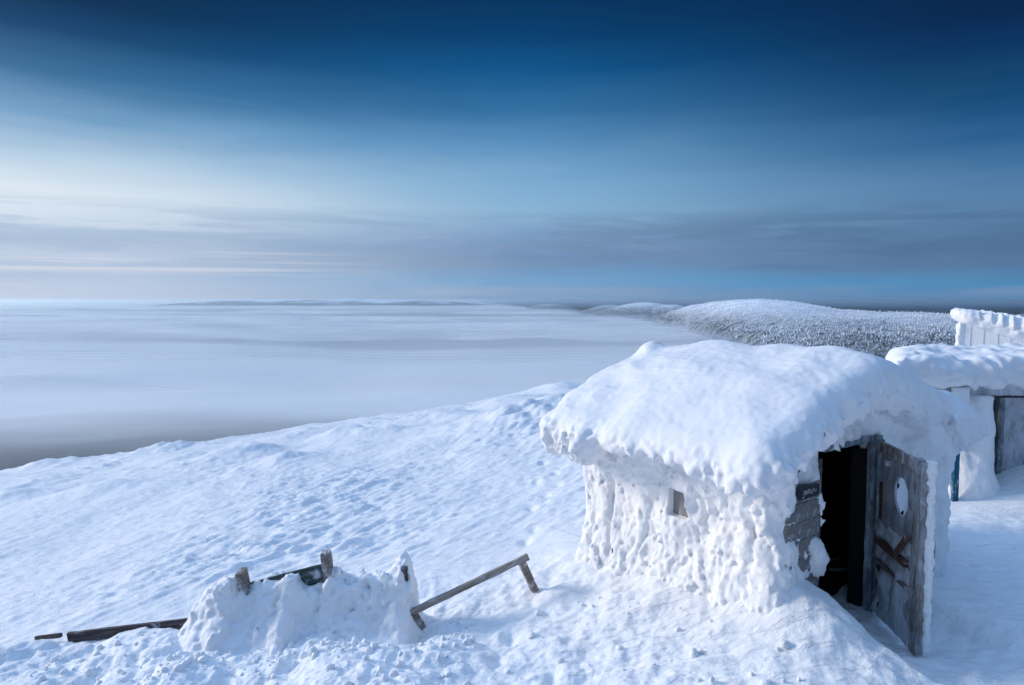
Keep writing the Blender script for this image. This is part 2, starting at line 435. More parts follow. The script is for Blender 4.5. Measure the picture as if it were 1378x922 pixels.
# ------------------------------------------------------------------ valley, hills, fog
m, t = mat('frosted_forest_floor')
pos = t.n('ShaderNodeNewGeometry').outputs['Position']
spz = t.n('ShaderNodeSeparateXYZ'); t.l(pos, spz.inputs[0])
n1 = t.noise(t.mapping(pos, (.02, .02, .02)), 1, 5, .7)
col = t.mix(t.sstep(n1, .35, .65), (.05,.06,.06), (.35,.38,.42))
zz = t.math('ADD', spz.outputs[2], t.math('MULTIPLY', n1, 60))
col = t.mix(t.sstep(zz, -110, 10), col, (.80, .84, .90))
finish(t, col, .9, None, .1); M_hill = m
m, t = mat('forest_plain')
pos = t.n('ShaderNodeNewGeometry').outputs['Position']
n1 = t.noise(t.mapping(pos, (.0004, .0004, .0004)), 1, 6, .65)
n2 = t.noise(t.mapping(pos, (.006, .006, .006)), 1, 4, .7)
col = t.mix(t.sstep(n1, .40, .66), (.010, .045, .095), (.025, .08, .14))  # blue of the distant air painted into the forest colours
col = t.mix(t.math('MULTIPLY', t.sstep(n1, .62, .72), .6), col, (.03, .10, .16))
col = t.mix(t.math('MULTIPLY', n2, .35), col, (.015, .05, .09))
finish(t, col, .95, None, .05); M_plain = m

FOGZ = -172.0
LOW = -250.0
n = 40
gx, gy = np.meshgrid(np.linspace(-70000, 70000, n), np.linspace(-70000, 70000, n), indexing='ij')
low = link('valley_plain', grid_mesh('valley_plain', gx, gy, np.full_like(gx, LOW)), M_plain); tag(low, kind='structure')

RIDGE = [  # azimuth column, foot distance, ridge distance, ridge height row
    (835,6600,7000,434),(870,5700,6300,428),(900,4700,5900,419),(930,3800,5500,411),(960,3200,5100,406),(990,2750,4800,403.5),(1020,2480,4600,402.3),(1060,2300,4250,405),(1100,2200,3900,412),
    (1130,2140,3700,417.5),(1180,2090,3400,420.5),(1240,2060,3150,421.5),(1290,2050,3000,425),(1340,2050,2850,429),(1400,2060,2700,436),(1480,2100,2600,450)]
RK = np.array([(p[0]-689)/919 for p in RIDGE]); RF = np.array([p[1] for p in RIDGE], float); RD = np.array([p[2] for p in RIDGE], float)
RZ = np.array([px_at(p[0], p[3], p[2]).z for p in RIDGE])
def hill_z(x, y):
    wob = 1+.02*perlin(x/700, y/700, 0, 81)
    a = x/y*wob
    Df, Dr, zr = np.interp(a, RK, RF), np.interp(a, RK, RD), np.interp(a, RK, RZ)
    t = (y-Df)/(Dr-Df)
    up = np.clip(t, -.5, 1); f = np.where(up > 0, np.sin(np.clip(up, 0, 1)*math.pi/2)**.95, up*1.2)
    f = np.where(t > 1, 1-sst(0, 1, (y-Dr)/1500), f)
    side = sst(RK[0]-.012, RK[0]+.012, a)*sst(RK[-1]+.03, RK[-1], a)
    z = LOW-14+(zr-FOGZ+4)*f*side+(FOGZ-LOW+10)*sst(-.3, .1, t)*side*sst(1.45, 1.0, t)
    for cx, cy, D, sx, sy in ((868,407,8200,650,900),(905,410,7600,420,500),(822,410.5,9000,520,600),(738,409,12500,620,900),(1480,415,5200,900,900)):
        p = px_at(cx, cy, D)
        z = smax(z, LOW-14+(p.z-LOW+14)*np.exp(-(((x-p.x)/sx)**2+((y-p.y)/sy)**2)), 20.0)
    rel = sst(LOW, LOW+90, z)*sst(1.0, .7, t)
    z += fbm(x/330, y/330, 0, 4, 41)*11*rel+(-np.abs(perlin(x/260+y/900, y/700, 0, 43))+.3)*24*rel*(t > -.2)
    return z
xs = np.arange(250, 4600, 16.0); ys = np.concatenate([np.arange(1500, 5200, 18.0), np.arange(5200, 15000, 60.0)])
gx, gy = np.meshgrid(xs, ys, indexing='ij')
hz = hill_z(gx, gy)
hills = link('fell_hills', grid_mesh('fell_hills', gx, gy, hz), M_hill, smooth=True); tag(hills, kind='structure')

# trees: frost-laden spruces, tens of thousands of them, one mass
def tree_mass():
    rng = np.random.RandomState(11)
    pts = []
    def scatter(x0, x1, y0, y1, sp):
        a, b = np.meshgrid(np.arange(x0, x1, sp), np.arange(y0, y1, sp), indexing='ij')
        a = a.ravel()+rng.uniform(-.5, .5, a.size)*sp; b = b.ravel()+rng.uniform(-.5, .5, b.size)*sp
        k = (a/b > .10) & (a/b < .86)
        a, b = a[k], b[k]; z = hill_z(a, b)
        dzy = hill_z(a, b+15)-z
        dens = rng.uniform(size=a.size) < np.clip(1.0-sst(-60, 0, z+rng.normal(size=a.size)*16)*.93, .03, 1)
        k = (z > FOGZ-14) & dens & (fbm(a/120, b/260, 0, 2, 91)+rng.normal(size=a.size)*.12 > -.62) & (dzy > -9)
        return a[k], b[k], z[k]
    a1 = scatter(400, 3700, 1900, 5000, 11); a2 = scatter(500, 3700, 5000, 9200, 27)
    x = np.concatenate([a1[0], a2[0]]); y = np.concatenate([a1[1], a2[1]]); z = np.concatenate([a1[2], a2[2]])
    n = len(x)
    alt = np.clip((z+185)/150, 0, 1)
    H = rng.uniform(4, 10, n)*(1+.8*(rng.uniform(size=n) > .82))*(1-.35*alt); W = H*rng.uniform(.17, .28, n)
    k = 5
    ang = np.arange(k)/k*2*np.pi
    verts = []; faces = []
    ph = rng.uniform(0, 6.28, n)
    rings = [(.02, 1.0), (.38, .72), (.42, .92)]            # skirt, waist, second skirt, tip
    V = np.zeros((n, 3*k+1, 3), np.float32)
    lx, ly = rng.normal(size=n)*.05*H, rng.normal(size=n)*.05*H
    for ri, (hh, rr) in enumerate(rings):
        for j in range(k):
            jit = rng.uniform(.75, 1.25, n)
            V[:, ri*k+j, 0] = x+np.cos(ang[j]+ph)*W*rr*jit+lx*hh; V[:, ri*k+j, 1] = y+np.sin(ang[j]+ph)*W*rr*jit+ly*hh
            V[:, ri*k+j, 2] = z+H*hh
    V[:, -1] = np.stack([x+lx, y+ly, z+H], 1)
    T = []; MI = []
    for j in range(k):
        j2 = (j+1) % k
        T += [(j, j2, k+j), (j2, k+j2, k+j), (2*k+j, 2*k+j2, 3*k)]; MI += [0, 0, 0]
    T = np.array(T)
    F = (T[None]+(np.arange(n)*(3*k+1))[:, None, None]).reshape(-1, 3)
    me = mesh_np('frosted_forest', V.reshape(-1, 3), F)
    fr = np.clip(alt*.85+rng.normal(size=n)*.2+.34+.6*fbm(x/420, y/700, 0, 3, 83), 0, 1)       # how heavily each tree is rimed
    low_ = np.repeat(fr, 3*k+1).reshape(n, -1).copy()
    low_[:, :k] *= .35; low_[:, -1] = np.minimum(low_[:, -1]+.25, 1)
    at = me.attributes.new('frost', 'FLOAT', 'POINT'); at.data.foreach_set('value', low_.ravel().astype(np.float32))
    return me, n
m, t = mat('frosted_spruce')
at = t.n('ShaderNodeAttribute', attribute_name='frost')
col = t.mix(t.sstep(at.outputs['Fac'], .1, .75), (.035, .045, .045), (.78, .82, .88))
finish(t, col, .85, None, .1); M_tree = m
tm, ntree = tree_mass(); print('trees', ntree)
fo = link('frosted_forest', tm, M_tree); tag(fo, 'dense frost-covered forest on the slopes of the rounded fells', 'forest', kind='stuff')

# far fells on the left horizon
m, t = mat('far_fell')
pos = t.n('ShaderNodeNewGeometry').outputs['Position']; spz = t.n('ShaderNodeSeparateXYZ'); t.l(pos, spz.inputs[0])
n1 = t.noise(t.mapping(pos, (.0012, .0012, .004)), 1, 5, .6)
zz = t.math('ADD', spz.outputs[2], t.math('MULTIPLY', t.math('SUBTRACT', n1, .5), 380))
col = t.mix(t.sstep(zz, -140, 0), (.03,.06,.08), (.78,.84,.92))
finish(t, col, .9, None, .1); M_far = m
gx, gy = np.meshgrid(np.arange(-15000, 1500, 180.0), np.arange(17000, 26000, 300.0), indexing='ij')
fz = LOW-30+(50+fbm(gx/2600, gy/2600, 0, 4, 51)*70+185*np.exp(-((gx+4700)/2100)**2)+170*np.exp(-((gx+7300)/1700)**2)+120*np.exp(-((gx+9700)/2200)**2)+150*np.exp(-((gx+2300)/1900)**2))*np.exp(-((gy-21500)/2600)**2)
tag(link('far_fells', grid_mesh('far_fells', gx, gy, fz), M_far, smooth=True), kind='structure')

# sea of fog filling the valley: several gently rolling layers of thinning cloud
def fog_mat(name, dens, seed):
    m, t = mat(name)
    pos = t.n('ShaderNodeNewGeometry').outputs['Position']
    s = t.n('ShaderNodeSeparateXYZ'); t.l(pos, s.inputs[0])
    x, y = s.outputs[0], s.outputs[1]
    n1 = t.noise(t.mapping(pos, (.00035, .0010, 0), loc=(seed, 0, 0)), 1, 5, .55, .5)
    n2 = t.noise(t.mapping(pos, (.00006, .00040, 0), loc=(seed*2, 1, 0)), 1, 4, .55, .3)
    # thins against the mountain, and on the right beyond the fells
    near = t.sstep(t.math('ADD', y, t.math('MULTIPLY', t.math('SUBTRACT', n1, .5), 400)), 560, 1300)
    right = t.math('ADD', x, t.math('MULTIPLY', t.math('MAXIMUM', t.math('SUBTRACT', y, 6000), 0), .09))
    right = t.math('ADD', right, t.math('MULTIPLY', t.math('SUBTRACT', n1, .5), 900))
    edge = t.sstep(right, 1500, 750)
    hole = t.math('ADD', .22, t.math('MULTIPLY', t.sstep(n2, .36, .60), .78))
    a = t.math('MULTIPLY', t.math('MULTIPLY', edge, t.math('MAXIMUM', hole, t.sstep(y, 1600, 700))), t.math('ADD', .02, t.math('MULTIPLY', near, .98)))
    n3 = t.noise(t.mapping(pos, (.00042, .0021, 0), loc=(9, 4, 0)), 1, 4, .5, .8)
    a = t.math('MULTIPLY', a, t.math('ADD', .66, t.math('MULTIPLY', t.sstep(n3, .36, .60), .34)))
    a = t.math('MULTIPLY', a, dens, clamp=True)
    d = t.n('ShaderNodeBsdfDiffuse'); d.inputs[0].default_value = (.94, .93, .92, 1)
    gl_ = t.n('ShaderNodeBsdfGlossy'); gl_.inputs['Color'].default_value = (1, .98, .96, 1); gl_.inputs['Roughness'].default_value = .62
    dm = t.n('ShaderNodeMixShader'); dm.inputs[0].default_value = .55; t.l(d.outputs[0], dm.inputs[1]); t.l(gl_.outputs[0], dm.inputs[2])
    tr = t.n('ShaderNodeBsdfTransparent'); mx = t.n('ShaderNodeMixShader')
    t.l(a, mx.inputs[0]); t.l(tr.outputs[0], mx.inputs[1]); t.l(dm.outputs[0], mx.inputs[2])
    o = t.n('ShaderNodeOutputMaterial'); t.l(mx.outputs[0], o.inputs[0]); return m
rr = np.geomspace(200, 66000, 260); aa = np.radians(np.linspace(-180, 180, 361))
A, RRR = np.meshgrid(aa, rr, indexing='ij'); fx, fy = RRR*np.sin(A), RRR*np.cos(A)
fogroot = empty('fog_sea', (0, 0, FOGZ)); tag(fogroot, kind='structure')
for k, (dz, dn) in enumerate(((-18, 1.6), (-9, .5), (0, .40), (9, .32), (18, .22))):
    fade = sst(30000, 9000, RRR)
    z = dz+fade*(34*fbm(fx/1500, fy/700, 0, 3, 61)+5*fbm(fx/500, fy/260, 0, 2, 65)*sst(9000, 3000, RRR))
    tag(link('fog_layer', grid_mesh('fog_layer', fx, fy, z), fog_mat('fog_layer', dn, .15*k), fogroot, smooth=True), kind='stuff')

# ------------------------------------------------------------------ the hut
hut = empty('snow_hut', (N0[0], N0[1], 0), (0, 0, HUT_ROT))
tag(hut, 'small rime-crusted hut with thick rounded snow roof and open weathered door', 'hut')
def zunder(w_):
    a = w_-WC; return 2.24-.37*(np.sqrt(a*a+.03)-.17)
def lift(w_, u_): return .11*sst(.1, -.5, w_)*sst(.0, 1.0, u_)
def roof_base(w_, u_, z):
    hw, hu, uc = 2.10, 1.76, 1.41
    R_ = .30+.55*sst(.6, 2.2, u_)
    qx = np.abs(w_-WC)-hw+R_; qy = np.abs(u_-uc)-hu+R_
    dp = np.sqrt(np.maximum(qx, 0)**2+np.maximum(qy, 0)**2)+np.minimum(np.maximum(qx, qy), 0)-R_
    edge = sst(-.7, 0, dp)
    zm = zunder(w_)+.25-.04*edge; ht = .235
    rr_ = .235
    e2 = sst(-1.3, .02, dp)**1.5*np.maximum(sst(.4, 2.0, u_), .7*sst(.4, -.5, w_))
    dz = np.abs(z-zm)*.94+np.where(z < zm, lift(w_, u_), 0)
    dz = np.where(z > zm, (z-zm)*.94+.17*e2, dz)-ht-.03
    a, b = dp+rr_, dz+rr_
    d = np.sqrt(np.maximum(a, 0)**2+np.maximum(b, 0)**2)+np.minimum(np.maximum(a, b), 0)-rr_
    for (cw, cu, cz, r0) in ((1.15, 2.75, 2.62, .15), (1.5, 2.2, 2.50, .2), (1.3, .9, 2.53, .2), (2.25, .25, 2.14, .34), (2.3, 1.2, 2.16, .32), (3.15, -.1, 1.72, .34), (3.2, .5, 1.75, .34), (2.95, -.22, 1.78, .30), (-.50, 2.75, 1.60, .27), (-.60, 2.2, 1.58, .26)):
        d = smin(d, np.sqrt((w_-cw)**2+(u_-cu)**2+((z-cz)*1.1)**2)-r0, .22)
    return d
def roof_detail(d, w_, u_, z):
    dpx = np.maximum(np.abs(w_-WC)-2.13, np.abs(u_-1.47)-1.83)
    edge = sst(-.5, -.05, dpx)
    top = sst(-.05, .15, z-zunder(w_)-.22)
    n = .075*perlin(w_*1.0, u_*1.0, z*1.0, 2)+.034*perlin(w_*2.2, u_*2.2, z*2.0, 4)+top*.035*np.maximum(perlin(w_*1.6, u_*1.3, 0, 16), 0)*sst(.2, 1.2, u_)+top*sst(1.4, .2, w_)*sst(1.2, 2.4, u_)*.05*(.3-np.abs(perlin(w_*2.3, u_*2.3, z, 18)))
    lob = perlin(w_*3.0, u_*3.0, z*.9, 6)
    n += edge*(1-.9*top)*(.11*(.28-np.abs(lob))+.035*perlin(w_*7, u_*7, z*3.4, 7))
    n += (.007+.030*edge*(1-top))*fbm(w_*12, u_*12, z*10, 2, 8)+edge*(1-top)*.05*(np.abs(perlin(w_*9, u_*9, z*8, 1))-.2)
    n += .012*(.3-np.abs(perlin(w_*4.2, u_*2.2, z*2, 10)))*top
    return d-n
ro = sdf_mesh('roof_snow', (-1.25, -.75, .95), (3.95, 3.75, 3.05), .021, roof_base, roof_detail)
link('roof_snow', ro, M_top, hut, smooth=True)

DW0, DW1, DZ = .66, 1.66, 1.80
def wall_base(w_, u_, z):
    outer = rbox(np.abs(w_-WW/2)-WW/2, np.abs(u_-LL/2)-LL/2, z-zunder(w_)-.08, .10)
    outer = np.maximum(outer, -(z+.62))
    inner = np.maximum(np.maximum(np.abs(w_-WW/2)-WW/2+.11, np.abs(u_-LL/2)-LL/2+.11), np.maximum(z-zunder(w_)+.06, -(z+.40)))
    # pillar of clotted rime right of the door
    pil = np.sqrt((w_-2.86)**2+((u_+.03)*1.2)**2)-.30-.10*np.clip((z-.9), 0, 1)
    outer = smin(outer, np.maximum(pil, np.abs(z-.5)-1.35), .15)
    d = np.maximum(outer, -inner)
    hole = np.maximum(np.abs(w_-(DW0+DW1+.15)/2)-(DW1+.15-DW0)/2, np.maximum(z-DZ, -(u_*0+.5)+0*u_))
    hole = np.maximum(hole, np.abs(u_)-.6)
    return np.maximum(d, -hole)
def wall_detail(d, w_, u_, z):
    # only the outer skin needs the crust, not the cavity inside, the buried foot or what the roof hides
    m = (d > -.16) & ~((w_ > .16) & (w_ < WW-.16) & (u_ > .30) & (u_ < LL-.16)) & (u_ < LL-.1) & (w_ < WW+.6) & (z < zunder(w_)+.16) & (z > -.5)
    d = d.copy(); d[m] = wall_crust(d[m], w_[m], u_[m], z[m]); return d
def wall_crust(d, w_, u_, z):
    side = sst(.35, .0, w_)                  # the long wall faces -w
    n = .055*perlin(w_*2.2, u_*2.6, z*1.1, 3)+side*.03*perlin(w_*9, u_*11, z*1.3, 8)*sst(-.2, .3, perlin(u_*1.1, z*1.1, 0, 4))+side*.08*(np.abs(perlin(w_*3, u_*3.4, z*1.2, 5))-.2)+.04*perlin(w_*5, u_*5, z*4, 7)
    n += side*.060*sst(-.5, .35, perlin(u_*1.3, z*1.6, 3, 12))*(np.abs(perlin(w_*6+z, u_*7+z*1.5, z*3.6, 9))-.2)+side*.045*(np.abs(perlin(w_*14, u_*14, z*10, 6))-.2)
    n += .030*fbm(w_*12, u_*12, z*11, 2, 11)
    n += side*(.06*sst(1.3, .1, z)+.13*sst(.65, -.05, z))
    slit = sst(.14, .0, np.abs(perlin(u_*3.4, z*.55, w_*.5, 13)))*side*sst(.1, .35, z)*sst(1.1, .85, z)*sst(1.55, 2.0, u_)
    n -= .10*slit
    n += .02
    n = np.maximum(n+side*.11*sst(.95, 1.4, z), -.085)
    # bare patch over the blockwork left of the door
    fr = sst(.05, -.03, u_)
    bare = fr*sst(.26, .34, w_+.07*perlin(w_*5, z*5, 0, 15)-.10*np.clip(1.0-z, 0, .5)*0)*sst(.68, .60, w_)*sst(.62, .76, z+.20*perlin(w_*6, z*3, 0, 16))*sst(1.25, 1.20, z+.05*perlin(w_*7, z*3, 0, 14))
    streak = sst(-.20, .10, perlin(w_*10, z*4+w_*6, 0, 17)+.20)
    bare *= streak*sst(-.5, -.1, perlin(w_*5, z*7, 0, 19)+.25)
    bare = np.maximum(bare, .9*fr*np.exp(-(((w_-.03)/.05)**2+((z-1.02)/.14)**2)))
    n -= .16*bare
    # vent recess in the long wall
    rec = np.maximum(np.maximum(np.abs(u_-1.22)-.125, np.abs(z-1.04)-.16), w_+.004)
    d = smax(d-n, -rec, .015)
    for (cu, cz, r0) in ((2.12, .24, .07), (.95, 1.30, .0)):
        if r0: d = smax(d, -(np.sqrt((u_-cu)**2+((z-cz)*.8)**2+(w_+.1)**2)-r0), .03)
    # jamb lumps
    for (cw, cz, r0) in ((.60, .68, .12), (.56, .80, .09), (.63, .56, .09)):
        d = smin(d, np.sqrt((w_-cw)**2+(u_+.02)**2+(z-cz)**2)-r0+.02*perlin(w_*18, u_*18, z*18, 18), .05)
    return d
wa = sdf_mesh('rime_coat', (-.45, -.62, -.66), (3.5, 3.25, 2.45), .0205, wall_base, wall_detail)
link('rime_coat', wa, M_rime, hut, smooth=True)

def box_bm(bm, lo, hi, M=None, bevel=0):
    r_ = bmesh.ops.create_cube(bm, size=1)
    S = Matrix.Translation([(lo[k]+hi[k])/2 for k in range(3)]) @ Matrix.Diagonal([hi[k]-lo[k] for k in range(3)]+[1])
    if M is not None: S = M @ S
    bmesh.ops.transform(bm, matrix=S, verts=r_['verts'])
    return r_['verts']
def box(name, lo, hi, mt, parent=None, rot=None, loc=None, bevel=.004, jitter=0):
    """one board: built round its own centre, with worn edges"""
    c = [(lo[k]+hi[k])/2 for k in range(3)]; s = [hi[k]-lo[k] for k in range(3)]
    bm = bmesh.new(); box_bm(bm, [-v/2 for v in s], [v/2 for v in s])
    ax = s.index(max(s)); nseg = max(1, int(s[ax]/.12))
    if jitter:
        ed = [e for e in bm.edges if abs((e.verts[0].co-e.verts[1].co)[ax]) > s[ax]*.9]
        bmesh.ops.subdivide_edges(bm, edges=ed, cuts=nseg)
    if bevel: bmesh.ops.bevel(bm, geom=[e for e in bm.edges if e.calc_length() > 0 and len(e.link_faces) == 2 and e.calc_face_angle() > 1], offset=bevel, segments=1, affect='EDGES')
    if jitter:
        for v in bm.verts: v.co += Vector([random.uniform(-1, 1)*jitter for _ in range(3)])
    me = bpy.data.meshes.new(name); bm.to_mesh(me); bm.free()
    o = link(name, me, mt, parent); o.location = loc if loc is not None else c
    if rot: o.rotation_euler = rot
    return o
def board_between(name, p, q, wid, thk, mt, parent=None, roll=0, jitter=.003, bevel=.004):
    """a board from p to q; wid measured along the vertical side, thk along the horizontal one"""
    p, q = Vector(p), Vector(q); d = q-p; L = d.length
    o = box(name, (-L/2, -thk/2, -wid/2), (L/2, thk/2, wid/2), mt, parent, jitter=jitter, bevel=bevel)
    o.rotation_mode = 'QUATERNION'
    xax = d.normalized(); up = Vector((0, 0, 1)) if abs(xax.z) < .95 else Vector((0, 1, 0))
    yax = up.cross(xax).normalized(); zax = xax.cross(yax)
    Mx = Matrix((xax, yax, zax)).transposed()
    o.rotation_quaternion = (Mx @ Matrix.Rotation(roll, 3, 'X')).to_quaternion(); o.location = (p+q)/2
    return o

# masonry core behind the rime: floor-to-eave walls kept just inside it
bm = bmesh.new()
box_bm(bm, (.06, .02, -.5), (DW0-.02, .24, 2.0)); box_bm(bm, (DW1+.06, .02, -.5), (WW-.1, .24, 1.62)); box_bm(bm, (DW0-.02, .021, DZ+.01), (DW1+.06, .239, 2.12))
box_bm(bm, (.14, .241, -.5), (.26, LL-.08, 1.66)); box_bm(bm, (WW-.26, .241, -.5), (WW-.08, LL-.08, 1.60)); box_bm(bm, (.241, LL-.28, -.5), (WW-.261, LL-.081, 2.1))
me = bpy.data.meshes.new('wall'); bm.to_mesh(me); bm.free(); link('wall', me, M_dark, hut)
bm = bmesh.new()
for (a, b) in ((.24, WC), (WC, WW-.26)):
    za, zb = float(zunder(np.float64(a)))-.02, float(zunder(np.float64(b)))-.02
    vs = [bm.verts.new(v) for v in ((a,.241,za-.12),(b,.241,zb-.12),(b,LL-.281,zb-.12),(a,LL-.281,za-.12),(a,.241,za-.06),(b,.241,zb-.06),(b,LL-.281,zb-.06),(a,LL-.281,za-.06))]
    for f in ((3,2,1,0),(4,5,6,7),(0,1,5,4),(2,3,7,6),(1,2,6,5),(3,0,4,7)): bm.faces.new([vs[q] for q in f])
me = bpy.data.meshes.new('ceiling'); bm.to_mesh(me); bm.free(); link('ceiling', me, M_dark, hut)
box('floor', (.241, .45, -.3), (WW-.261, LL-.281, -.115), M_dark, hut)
# grey concrete blocks that show where the rime has fallen off
bl = []
zc = .36; row = 0
while zc < 1.36:
    off = .0 if row % 2 == 0 else -.20
    wv = .07+off
    while wv < DW0-.02:
        a, b = max(wv, .065), min(wv+.392, DW0-.012)
        if b-a > .05: box('concrete_block', (a, -.028+random.uniform(-.003, .003), zc), (b, .018, zc+.176), M_block, hut, bevel=.006)
        wv += .402
    zc += .187; row += 1
box('mortar', (.07, -.016, .36), (DW0-.02, .016, 1.34), M_packed0, hut)
box('vent_board', (-.012, 1.07, .86), (.03, 1.37, 1.22), M_vent, hut, bevel=.002)
# name sign with hand-painted letters, half under the rime
sg = box('name_sign', (.12, -.125, 1.365), (.46, -.075, 1.475), M_sign, hut, bevel=.002)
def strokes(name, lines, rad, mt, parent):
    bm = bmesh.new()
    for ln in lines:
        pts = [Vector((a, 0, b)) for a, b in ln]
        ring = []
        for i, p in enumerate(pts):
            d = (pts[min(i+1, len(pts)-1)]-pts[max(i-1, 0)]).normalized()
            nrm = Vector((-d.z, 0, d.x))
            ring.append([bm.verts.new(p+nrm*rad), bm.verts.new(p+Vector((0, -rad*.6, 0))), bm.verts.new(p-nrm*rad)])
        for i in range(len(ring)-1):
            for j in (0, 1): bm.faces.new((ring[i][j], ring[i+1][j], ring[i+1][j+1], ring[i][j+1]))
    me = bpy.data.meshes.new(name); bm.to_mesh(me); bm.free()
    return link(name, me, mt, parent)
def arc(cx, cz, rx, rz, a0, a1, n=9): return [(cx+rx*math.cos(R(a0+(a1-a0)*i/(n-1))), cz+rz*math.sin(R(a0+(a1-a0)*i/(n-1)))) for i in range(n)]
let = [ [(-.10,.036),(-.098,-.02)]+arc(-.115,-.022,.017,.016,0,-160), arc(-.062,.006,.017,.019,20,340), [(-.080,.006),(-.045,.008)],
        [(-.028,.038),(-.03,-.012)], [(-.004,.038),(-.006,-.010)], [(.016,.026)]+arc(.032,.002,.016,.016,180,360)+[(.049,.028)], [(.07,.034),(.069,.004),(.08,-.003)], [(.105,.02),(.104,-.012)] ]
lt = strokes('lettering', let, .0042, M_letter, sg); lt.location = (0, -.0265, 0)
# door frame
box('door_frame', (DW1+.01, -.075, -.25), (DW1+.12, .04, DZ), M_frame, hut, jitter=.004)
box('door_frame', (DW0-.015, -.02, -.25), (DW0+.02, .12, DZ-.12), M_darkp, hut, jitter=.004)
box('door_lintel', (DW0+.021, -.04, DZ-.055), (DW1-.011, .08, DZ+.005), M_frame, hut, jitter=.003)
# the leaf, swung outwards; own frame: x along the leaf from the hinge, y its thickness, z up
hp = N0+VX*(DW1+.05)+UX*(-.07)
lw, lhgt = 1.04, 1.88
ang = math.atan2(-1, -.0)
door_c = bpy.data.objects.new('door', None)
def leaf_panel():
    """board leaf with a stretched eight-sided window cut through it"""
    bm = bmesh.new(); T_ = .022
    cx, cz, rx, rz = .58, 1.40, .15, .235
    hol = [(cx+rx*math.copysign(min(1, abs(math.cos(a))*1.0), math.cos(a)), cz+rz*math.sin(a)) for a in [math.pi/8*1+math.pi/4*i for i in range(8)]]
    hol = [(cx-.05, cz+.19), (cx+.055, cz+.185), (cx+.15, cz+.09), (cx+.155, cz-.08), (cx+.07, cz-.20), (cx-.04, cz-.195), (cx-.15, cz-.09), (cx-.155, cz+.08)]
    outer = [(0.03,0), (lw-.03,0), (lw-.03,lhgt-.03), (.03,lhgt-.03)]
    def lay(yy):
        o = [bm.verts.new((a, yy, b)) for a, b in outer]; h = [bm.verts.new((a, yy, b)) for a, b in hol]; return o, h
    o1, h1 = lay(-T_/2); o2, h2 = lay(T_/2)
    def fill(o, h, flip):
        # outer: bl br tr tl ; hole: top-l, top-r, r-up, r-lo, bot-r, bot-l, l-lo, l-up
        F = [(o[3], o[2], h[1], h[0]), (o[2], h[2], h[1]), (o[2], o[1], h[3], h[2]), (o[1], h[4], h[3]), (o[1], o[0], h[5], h[4]), (o[0], h[6], h[5]), (o[0], o[3], h[7], h[6]), (o[3], h[0], h[7])]
        for f in F: bm.faces.new(f if not flip else f[::-1])
    fill(o1, h1, False); fill(o2, h2, True)
    for A_, B_ in ((o1, o2), (h1, h2)):
        for i in range(len(A_)):
            j = (i+1) % len(A_); bm.faces.new((A_[i], A_[j], B_[j], B_[i]))
    bmesh.ops.recalc_face_normals(bm, faces=bm.faces)
    me = bpy.data.meshes.new('door'); bm.to_mesh(me); bm.free(); return me
door = link('door', leaf_panel(), M_doorgrey, hut)
# world direction of the leaf is straight towards the camera side: local angle = -90deg - hut rotation
door.location = (DW1+.05, -.08, -.10); door.rotation_euler = (0, R(0), R(-97)-HUT_ROT)
# leaf y axis: +y is the face seen from the camera side?  (x toward viewer -> y points to +X world), so seen face is -y
FS = -1
def dbox(name, lo, hi, mt, **k):
    y0, y1 = FS*lo[1], FS*hi[1]
    return box(name, (lo[0], min(y0, y1), lo[2]), (hi[0], max(y0, y1), hi[2]), mt, door, jitter=.003, **k)
dbox('stile', (.0, -.018, -.01), (.085, .05, lhgt), M_frame)
dbox('stile', (lw-.13, -.02, -.03), (lw, .045, lhgt-.01), M_doorstile)
dbox('rail', (.086, .012, lhgt-.13), (lw-.131, .045, lhgt-.01), M_postw)
dbox('rail', (.086, .012, .0), (lw-.131, .035, .10), M_doorstile)
dbox('edge_strip', (lw+.002, -.03, -.02), (lw+.022, .04, lhgt-.02), M_doorstile)
dbox('ledge', (.09, .013, .74), (.80, .060, .81), M_brown)
dbox('ledge', (.086, .013, .53), (lw-.135, .055, .575), M_wood)
br = dbox('brace', (.0, .049, -.035), (.42, .075, .035), M_brown); br.location = (.76, FS*.075, .94); br.rotation_euler = (0, R(-47), 0)
dbox('bolt', (.20, .013, .25), (.26, .05, .40), M_iron)
dbox('hinge_board', (.086, .013, 1.02), (.15, .030, 1.42), M_brown); dbox('hinge', (.086, .013, .28), (.15, .030, .50), M_iron)
dbox('door_pull', (.27, .013, 1.645), (.33, .06, 1.70), M_panel)
# carved marks in the top rail
for q_, ln in enumerate([arc(-.27,0,.022,.026,60,300), [(-.17,-.02),(-.15,.03),(-.10,.03)], [(-.05,.03),(-.06,-.03),(-.02,-.02)], [(.04,.0),(.05,-.03)], arc(.12,0,.025,.028,60,320)]):
    mk = strokes('carved_mark', [ln], .006, M_doorstile, door); mk.location = (.52, FS*.048, lhgt-.07)
